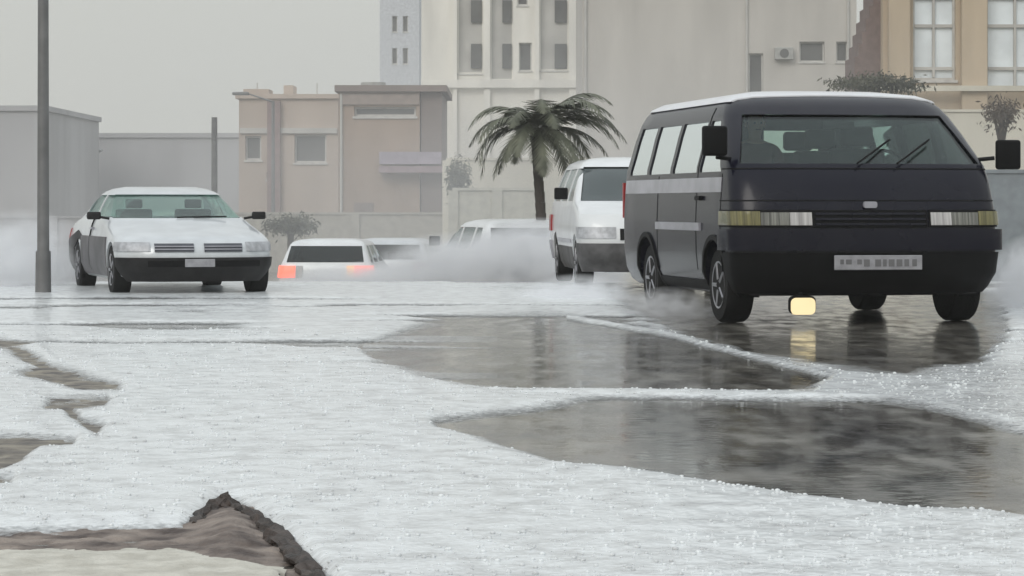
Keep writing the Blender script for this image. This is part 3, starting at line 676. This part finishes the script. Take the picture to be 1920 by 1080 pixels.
# the bays' panes are large recessed panels
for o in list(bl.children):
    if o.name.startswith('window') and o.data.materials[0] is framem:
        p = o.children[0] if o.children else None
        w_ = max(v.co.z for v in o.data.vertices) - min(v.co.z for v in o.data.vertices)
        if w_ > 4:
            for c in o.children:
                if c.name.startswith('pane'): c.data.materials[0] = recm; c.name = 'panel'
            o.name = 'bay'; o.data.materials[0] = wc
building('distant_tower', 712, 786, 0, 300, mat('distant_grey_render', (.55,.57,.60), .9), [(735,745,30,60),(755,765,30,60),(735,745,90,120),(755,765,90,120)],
         'faint pale grey tower far behind, left of the white apartment block', top=30, thick=14)
# big beige building
bb = building('beige_building', 1092, 1606, 0, 140, beige, [(1499,1546,78,116),(1568,1590,78,116),(1404,1431,100,175)],
              'long plain beige building with two small windows above the dark van', top=14.5, thick=14)
# brown building
Y = 105.0
br = building('brown_building', 635, 787, 165, Y, brown, [(664,780,200,218),(548,549,1,2)][:1], 'square brown building with a dark cornice standing left of the tree', thick=9, lip=.0)
cx = br.location.x; zb = br.location.z
MB().box(X(628,Y)-cx, X(838,Y)-cx, -.25, 9.2, Z(172,Y)-zb, Z(160,Y)-zb).obj('cornice', browd, br)
MB().box(X(789,Y)-cx, X(828,Y)-cx, .15, 9, 0, Z(172.5,Y)-zb).obj('side_wing', browd, br)
MB().box(X(636,Y)-cx, X(786,Y)-cx, -.10, -.002, Z(196,Y)-zb, Z(176,Y)-zb).obj('frieze', mat('frieze_render', (.32,.26,.225), .85), br)
sgn = MB().box(X(712,Y)-cx, X(828,Y)-cx, -.35, -.11, Z(308,Y)-zb, Z(285,Y)-zb).obj('shop_sign', mat('mauve_sign_board', (.36,.32,.38), .5), br)
MB().box(X(712,Y)-cx, X(832,Y)-cx, -.7, -.11, Z(324,Y)-zb, Z(312,Y)-zb).obj('awning', mat('rose_awning', (.30,.22,.24), .7), br)
MB().box(X(664,Y)-cx, X(700,Y)-cx, -.06, -.002, .1, Z(380,Y)-zb).obj('door', browd, br)
# pink building
Y = 118.0
pk = building('pink_building', 448, 634, 185, Y, pink, [(552,612,252,305),(460,490,255,300),(500,524,322,336)], 'low pink building with a flat roof left of the brown building', thick=8, lip=.2)
cx = pk.location.x; zb = pk.location.z
MB().box(X(502,Y)-cx, X(526,Y)-cx, -.3, -.002, 0.1, Z(190,Y)-zb).obj('pilaster', mat('rose_brown_pilaster', (.26,.19,.18), .8), pk)
MB().box(X(450,Y)-cx, X(632,Y)-cx, -.12, -.002, Z(250,Y)-zb, Z(240,Y)-zb).obj('string_course', recm, pk)
MB().box(X(452,Y)-cx, X(500,Y)-cx, 1, 3, Z(181,Y)-zb, Z(165,Y)-zb).box(X(528,Y)-cx, X(546,Y)-cx, 1, 3, Z(181,Y)-zb, Z(158,Y)-zb).obj('roof_hut', pink, pk)
acm = mat('air_conditioner_casing', (.38, .38, .36), .6)
def ac(root, Yb, px, py, w=.95):
    cx = root.location.x; zb = root.location.z; x = X(px, Yb)-cx; z = Z(py, Yb)-zb
    u = MB().box(x, x+w, -.42, -.004, z, z+.62).obj('air_conditioner', acm, root, bevel=.03)
    MB().tube((x+w*.5, -.44, z+.31), (x+w*.5, -.425, z+.31), .24, .24, 16).obj('fan_grille', darkglass, u)
ac(bb, 140, 1452, 112)
for px in (1098, 1400, 1590): MB().tube((X(px,140)-bb.location.x, -.1, 0), (X(px,140)-bb.location.x, -.1, 15), .07, .07, 8).obj('drainpipe', recm, bb)
MB().tube((X(640,105)-br.location.x, -.09, 0), (X(640,105)-br.location.x, -.09, Z(176,105)-br.location.z), .05, .05, 8).obj('drainpipe', recm, br)
for px in (470, 585): MB().tube((X(px,118)-pk.location.x, 3, Z(181,118)-pk.location.z), (X(px,118)-pk.location.x, 3, Z(150,118)-pk.location.z), .03, .03, 6).obj('aerial', recm, pk)
MB().tube((X(690,105)-br.location.x, 4, Z(162,105)-br.location.z), (X(690,105)-br.location.x, 4, Z(146,105)-br.location.z), .5, .5, 16).obj('water_tank', acm, br)
# far right building
Y = 88.0
rb = building('glazed_building', 1655, 2150, 0, Y, ochre, [(1712,1792,-60,150),(1850,1960,-60,165),(2010,2100,-60,165)], 'ochre stone building with tall pale blue windows at the far right', top=9.5, thick=3.5)
cx = rb.location.x; zb = rb.location.z
for o in list(rb.children):
    if o.name.startswith('window'):
        for c in o.children:
            if c.name.startswith('pane'): c.data.materials[0] = blueglass
        vx = [v.co.x for v in o.data.vertices]; vz = [v.co.z for v in o.data.vertices]
        for pz in (48, -5, 128):
            MB().box(min(vx)+.08, max(vx)-.08, .16, .262, Z(pz+3,Y)-zb, Z(pz-3,Y)-zb).obj('glazing_bar', recm, o)
        mxx = (min(vx)+max(vx))/2; MB().box(mxx-.04, mxx+.04, .15, .263, min(vz)+.09, max(vz)-.09).obj('mullion', recm, o)
for (a, b) in ((1664,1704),(1800,1848),(1968,2004)):
    MB().box(X(a,Y)-cx, X(b,Y)-cx, -.4, -.002, .1, 9.5-zb-.2).obj('column', ochre, rb, bevel=.04)
for k in range(7):   # stepped brown strips, taller towards the right
    a = 1606 + k*7; MB().box(X(a,Y)-cx, X(a+7.1,Y)-cx, .5, 3, Z(175,Y)-zb, Z(105-k*24,Y)-zb).obj('brown_step', mat('rust_brown', (.19,.14,.125), .85), rb)
MB().box(X(1640,Y)-cx, X(2150,Y)-cx, -.6, -.402, Z(172,Y)-zb, Z(162,Y)-zb).obj('string_course', cream, rb)
# left, grey sheds in the rain
gs = building('warehouse', 84, 452, 258, 175, bgrey, [], 'long low blue grey warehouse dim in the rain behind the white sedan', thick=20, lip=.3)
gs2 = building('warehouse', -260, 82, 208, 150, bgrey, [], 'taller grey warehouse at the left edge behind the lamp post', thick=20, lip=.3)
sg_ = MB().prism_y([(X(100,172),Z(312,172)),(X(185,172),Z(276,172)),(X(190,172),Z(282,172)),(X(105,172),Z(320,172))], 170, 173).obj('shed_roof', mat('pale_sheet_roof', (.26,.27,.27), .6), None, kind='thing', label='pale sloping shed roof in front of the long warehouse', category='roof')
# boundary walls
def lowwall(name, px0, px1, pt, Y, m, label, th=.25):
    x0, x1 = X(px0,Y), X(px1,Y); zb = gz(Y)-.1; zt = Z(pt,Y); cx = (x0+x1)/2
    r = empty(name, (cx, Y, zb), 0, label=label, category='wall')
    MB().box(x0-cx, x1-cx, 0, th, 0, zt-zb-.08).obj('panel', m, r); MB().box(x0-cx-.03, x1-cx+.03, -.05, th+.05, zt-zb-.078, zt-zb).obj('coping', m, r)
    n = max(2, int((x1-x0)/3))
    for k in range(n+1):
        xx = x0-cx + (x1-x0)*k/n; MB().box(xx-.14, xx+.14, -.08, -.002, 0, zt-zb-.08).obj('pier', m, r)
lowwall('boundary_wall', 838, 1330, 296, 84, cream, 'cream boundary wall behind the tree trunk')
lowwall('boundary_wall', 850, 1015, 352, 78, mat('pale_cream_wall', (.50,.49,.42), .85), 'lower pale wall in front of the cream boundary wall', .25)
lowwall('boundary_wall', 1500, 2200, 205, 80, cream, 'tall cream wall behind the dark van at the right edge')
lowwall('boundary_wall', 1780, 2150, 318, 60, mat('slate_blue_wall', (.22,.25,.27), .7), 'slate grey low wall at the right edge beyond the dark van')
lowwall('boundary_wall', 300, 850, 398, 96, mat('khaki_wall', (.38,.36,.31), .85), 'low khaki wall running below the pink and brown buildings')
lowwall('boundary_wall', -300, 300, 405, 90, mat('grey_block_wall', (.36,.36,.37), .85), 'low grey wall left of the white sedan')

# ------------------------------------------------------------------ poles
galv = mat('galvanised_steel', (.17, .17, .17), .45, metal=.3, var=.15)
def street_lamp(px, Y, r, H, label, arm=1.6, side=1, zb=None):
    zb = gz(Y) if zb is None else zb
    o = empty('street_lamp', (X(px,Y), Y, zb), 0, label=label, category='street lamp', group='street lamps')
    MB().tube((0,0,.0),(0,0,H), r*1.15, r*.8, 14).obj('post', galv, o, smooth=40)
    MB().tube((0,0,.0),(0,0,.5), r*1.5, r*1.4, 14).obj('base', galv, o, smooth=40)
    MB().tube((0,0,H-.05),(side*arm,0,H+.25), r*.5, r*.35, 8).obj('arm', galv, o, smooth=40)
    MB().box(*sorted((side*arm, side*(arm+.6))), -.12, .12, H+.2, H+.32).obj('lamp_head', galv, o, bevel=.03)
street_lamp(81, 31.0, .062, 8.0, 'dark steel lamp post crossing the full height of the photo at left', 1.6, 1)
street_lamp(512, 100, .07, 6.2+0.05, 'thin distant lamp post in front of the pink building', .9, -1)
sp_ = empty('signpost', (X(402,70), 70, gz(70)), 0, label='short dark pole standing right behind the roof of the white sedan', category='pole')
MB().tube((0,0,0),(0,0,Z(220,70)-gz(70)), .085, .075, 10).obj('post', galv, sp_); MB().tube((0,0,0),(0,0,.3), .12, .12, 10).obj('base', galv, sp_)

# ------------------------------------------------------------------ trees
barkm = mat('tree_bark', (.06, .05, .042), .9, scale=12, bump=.5)
def leafm(n, c, c2):
    m = mat(n, c, .6, scale=2.5, col2=c2, var=.4); return m
lm1 = leafm('olive_leaf', (.065, .072, .048), (.17, .18, .125))
lm2 = leafm('hedge_leaf', (.045, .05, .03), (.11, .11, .07))
def leaves(clumps, n, size, m, parent, name='crown', droop=.3):
    vs, fs = [], []
    tot = sum(c[1]*c[2]*c[3] for c in clumps)
    for (c, rx, ry, rz_) in clumps:
        k = int(n*rx*ry*rz_/tot)
        for _ in range(k):
            while True:
                p = Vector((random.gauss(0,.52), random.gauss(0,.52), random.gauss(0,.5)))
                if p.length < 1.6 and noise.noise(Vector((p.x*rx, p.y*ry, p.z*rz_))*5 + Vector(c)*3) > -.05 + .25*(p.length-.6): break
            q = Vector(c) + Vector((p.x*rx, p.y*ry, p.z*rz_))
            d = Vector((random.uniform(-1,1), random.uniform(-1,1), random.uniform(-1,.3)-droop)).normalized(); s = size*random.uniform(.6,1.4)
            u = d.orthogonal().normalized(); u.rotate(Matrix.Rotation(random.uniform(0,6.28), 3, d))
            i = len(vs); vs += [q, q + d*s*.5 + u*s*.14, q + d*s, q + d*s*.5 - u*s*.14]; fs.append((i,i+1,i+2,i+3))
    return link(name, mesh(vs, fs), m, parent)
Y = 50.0; tb = gz(Y)
tr = empty('palm_tree', (X(1014,Y), Y, tb), 0, label='dark green palm with slim trunk and drooping fronds standing left of the dark van', category='tree')
def tp(px, py, dy=0): return Vector((X(px,Y)-X(1014,Y), dy, Z(py,Y)-tb))
top = tp(1008, 240)
tm = MB(); pv = tp(1014, 520); pr_ = .105
for k in range(1, 15):                       # ringed trunk
    q = pv.lerp(top, 0); f = k/14; q = tp(1014, 520).lerp(top, f) + Vector((.03*math.sin(f*5), 0, 0)); rr_ = .105 - .02*f + (.03 if f > .9 else 0)
    tm.tube(pv, q, pr_*.93, rr_*1.06, 10); pv = q; pr_ = rr_
tm.obj('trunk', barkm, tr, smooth=50)
def frond(az, el, L, droop, m, width=.26):
    d = Vector((math.cos(az)*math.cos(el), math.sin(az)*math.cos(el), math.sin(el))); p = top.copy() + Vector((0,0,.02))
    n_s = 16; vs, fs = [], []; pts = [p.copy()]
    for k in range(n_s):
        d = (d + Vector((0, 0, -droop*(k+2)/n_s*.16))).normalized(); p = p + d*L/n_s; pts.append(p.copy())
    for k in range(n_s):
        a, b = pts[k], pts[k+1]; t = (b-a).normalized(); sd = t.cross(Vector((0,0,1))).normalized(); up = sd.cross(t)
        w_ = .016*(1-k/n_s)+.004; i = len(vs); vs += [a-sd*w_, a+sd*w_, b+sd*w_, b-sd*w_]; fs.append((i,i+1,i+2,i+3))
        if k < 1: continue
        for h in range(3):
            c = a.lerp(b, h/3); f = (k+h/3)/n_s; ll = width*L*(math.sin(math.pi*min(1, f*.9+.12))**.7)*random.uniform(.8,1.15)
            for sg in (-1, 1):
                e = c + (sd*sg*.85 + t*.75 + up*random.uniform(-.1,.25) - Vector((0,0,.45))).normalized()*ll
                i = len(vs); ww = t*.022; vs += [c-ww, c+ww, e+ww*.2, e-ww*.2]; fs.append((i,i+1,i+2,i+3))
    link('frond', mesh(vs, fs), m, tr)
for k in range(27):
    az = k*2.399 + random.uniform(-.2,.2); f = k/26
    el = R(58 - 78*f + random.uniform(-8,8)); side = math.cos(az)
    frond(az, el, random.uniform(1.25,1.65)*(1.15 if side > .5 else 1.0), random.uniform(1.3,2.0), lm1)
for az, el, L, dr in ((0.1, .45, 1.95, 1.2), (-.15, .75, 1.7, 1.3), (3.0, .25, 1.75, 2.6), (3.4, .5, 1.7, 2.6), (.2, .12, 1.6, 1.0)):
    frond(az, el, L, dr, lm1)
def shrub_tree(px, py0, w_, h_, Y, label, m, n=2500):
    tb = gz(Y); o = empty('tree', (X(px,Y), Y, tb), 0, label=label, category='tree')
    z = Z(py0,Y)-tb; MB().tube((0,0,-.1),(0,0,z), .14,.07,8).obj('trunk', barkm, o)
    MB().tube((0,0,z*.8),(w_*.4,0,z), .05,.03,6).obj('limb', barkm, o); MB().tube((0,0,z*.8),(-w_*.4,0.1,z), .05,.03,6).obj('limb', barkm, o)
    leaves([((0,0,z),w_*.6,.8,h_*.8),((w_*.5,.1,z-.05),w_*.55,.7,h_*.7),((-w_*.5,-.1,z-.05),w_*.55,.7,h_*.7)], n, .13, m, o)
shrub_tree(1645, 152, 1.15, .28, 66, 'dark leafy treetop showing just above the roof of the dark van', lm2)
shrub_tree(1878, 208, .45, .5, 64, 'small brownish tree at the right edge above the van mirror', mat('brown_leaf', (.07,.055,.04), .7, scale=3, col2=(.15,.12,.09)), 900)
shrub_tree(858, 330, .35, .75, 80, 'dim narrow bush against the right side of the brown building', lm2, 1500)
shrub_tree(545, 418, .7, .35, 72, 'low grey green bush right of the white sedan mirror', lm2, 1500)

# ------------------------------------------------------------------ spray and haze
def spray_mat(name, dens, scale):
    m = bpy.data.materials.new(name); m.use_nodes = True; n = m.node_tree; n.nodes.clear()
    o = n.nodes.new('ShaderNodeOutputMaterial'); v = n.nodes.new('ShaderNodeVolumePrincipled')
    v.inputs['Color'].default_value = (.97, .98, 1, 1); v.inputs['Anisotropy'].default_value = .0
    t = n.nodes.new('ShaderNodeTexCoord'); ln = n.nodes.new('ShaderNodeVectorMath'); ln.operation = 'LENGTH'
    n.links.new(t.outputs['Object'], ln.inputs[0])
    mr = n.nodes.new('ShaderNodeMapRange'); mr.inputs[1].default_value = 1.0; mr.inputs[2].default_value = .25; mr.inputs[3].default_value = 0; mr.inputs[4].default_value = 1
    n.links.new(ln.outputs['Value'], mr.inputs[0])
    k = n.nodes.new('ShaderNodeTexNoise'); k.inputs['Scale'].default_value = scale; k.inputs['Detail'].default_value = 3; n.links.new(t.outputs['Object'], k.inputs[0])
    kr = n.nodes.new('ShaderNodeMapRange'); kr.inputs[1].default_value = .38; kr.inputs[2].default_value = .62; kr.inputs[3].default_value = .15; kr.inputs[4].default_value = 1
    n.links.new(k.outputs[0], kr.inputs[0])
    a = n.nodes.new('ShaderNodeMath'); a.operation = 'MULTIPLY'; n.links.new(mr.outputs[0], a.inputs[0]); n.links.new(kr.outputs[0], a.inputs[1])
    b = n.nodes.new('ShaderNodeMath'); b.operation = 'MULTIPLY'; b.inputs[1].default_value = dens; n.links.new(a.outputs[0], b.inputs[0])
    n.links.new(b.outputs[0], v.inputs['Density']); n.links.new(v.outputs[0], o.inputs['Volume']); return m
def spray(px, py, Y, rx, ry, rz_, dens, label):
    bm = bmesh.new(); bmesh.ops.create_icosphere(bm, subdivisions=2, radius=1.05); me = bpy.data.meshes.new('spray'); bm.to_mesh(me); bm.free()
    o = link('water_spray', me, spray_mat('spray_%d' % px, dens*1.25, 3.6), None, kind='stuff', label=label, category='spray')
    o.location = at(px, py, Y); o.scale = (rx, ry, rz_)
spray(1010, 520, 42, 1.5, 2.5, .95, 4.6, 'white water spray thrown up between the far cars and the minivan')
spray(760, 545, 47, 2.6, 3.0, .55, 2.6, 'low white spray in front of the two far cars')
spray(40, 500, 34, 1.0, 1.8, .75, 2.0, 'white spray at the left edge beside the sedan')
spray(870, 500, 44, 1.6, 2.0, .6, 2.0, 'thin white spray drifting over the estate car')
spray(1935, 560, 26.5, .42, 1.6, .65, 4.0, 'white spray at the right edge beside the van')
spray(1255, 580, 25.0, .45, 1.0, .22, 2.5, 'thin spray between the wheels on the left side of the dark van')
spray(1090, 570, 29.5, .8, 1.2, .34, 3.5, 'low spray behind the rear wheel of the dark van')
def bank(x, Y, z, rx, ry, rz_, dens, label):
    bm = bmesh.new(); bmesh.ops.create_icosphere(bm, subdivisions=3, radius=1.02); me = bpy.data.meshes.new('mist'); bm.to_mesh(me); bm.free()
    o = link('rain_mist', me, spray_mat('mist_%d' % Y, dens, 1.6), None, kind='stuff', label=label, category='mist'); o.location = (x, Y, z); o.scale = (rx, ry, rz_)
bank(-4, 66, 0, 26, 20, 7.5, .030, 'pale rain mist hanging over the far road behind the cars')
hz = MB().box(-260, 260, -8, 420, -3.0, 34).obj('haze', None, None, kind='stuff', label='pale rain haze filling the street', category='haze')
hmt = bpy.data.materials.new('haze'); hmt.use_nodes = True; n = hmt.node_tree; n.nodes.clear()
o_ = n.nodes.new('ShaderNodeOutputMaterial'); v_ = n.nodes.new('ShaderNodeVolumePrincipled')
v_.inputs['Color'].default_value = (.97, .975, .96, 1); v_.inputs['Density'].default_value = .0007
n.links.new(v_.outputs[0], o_.inputs['Volume']); hz.data.materials.append(hmt)
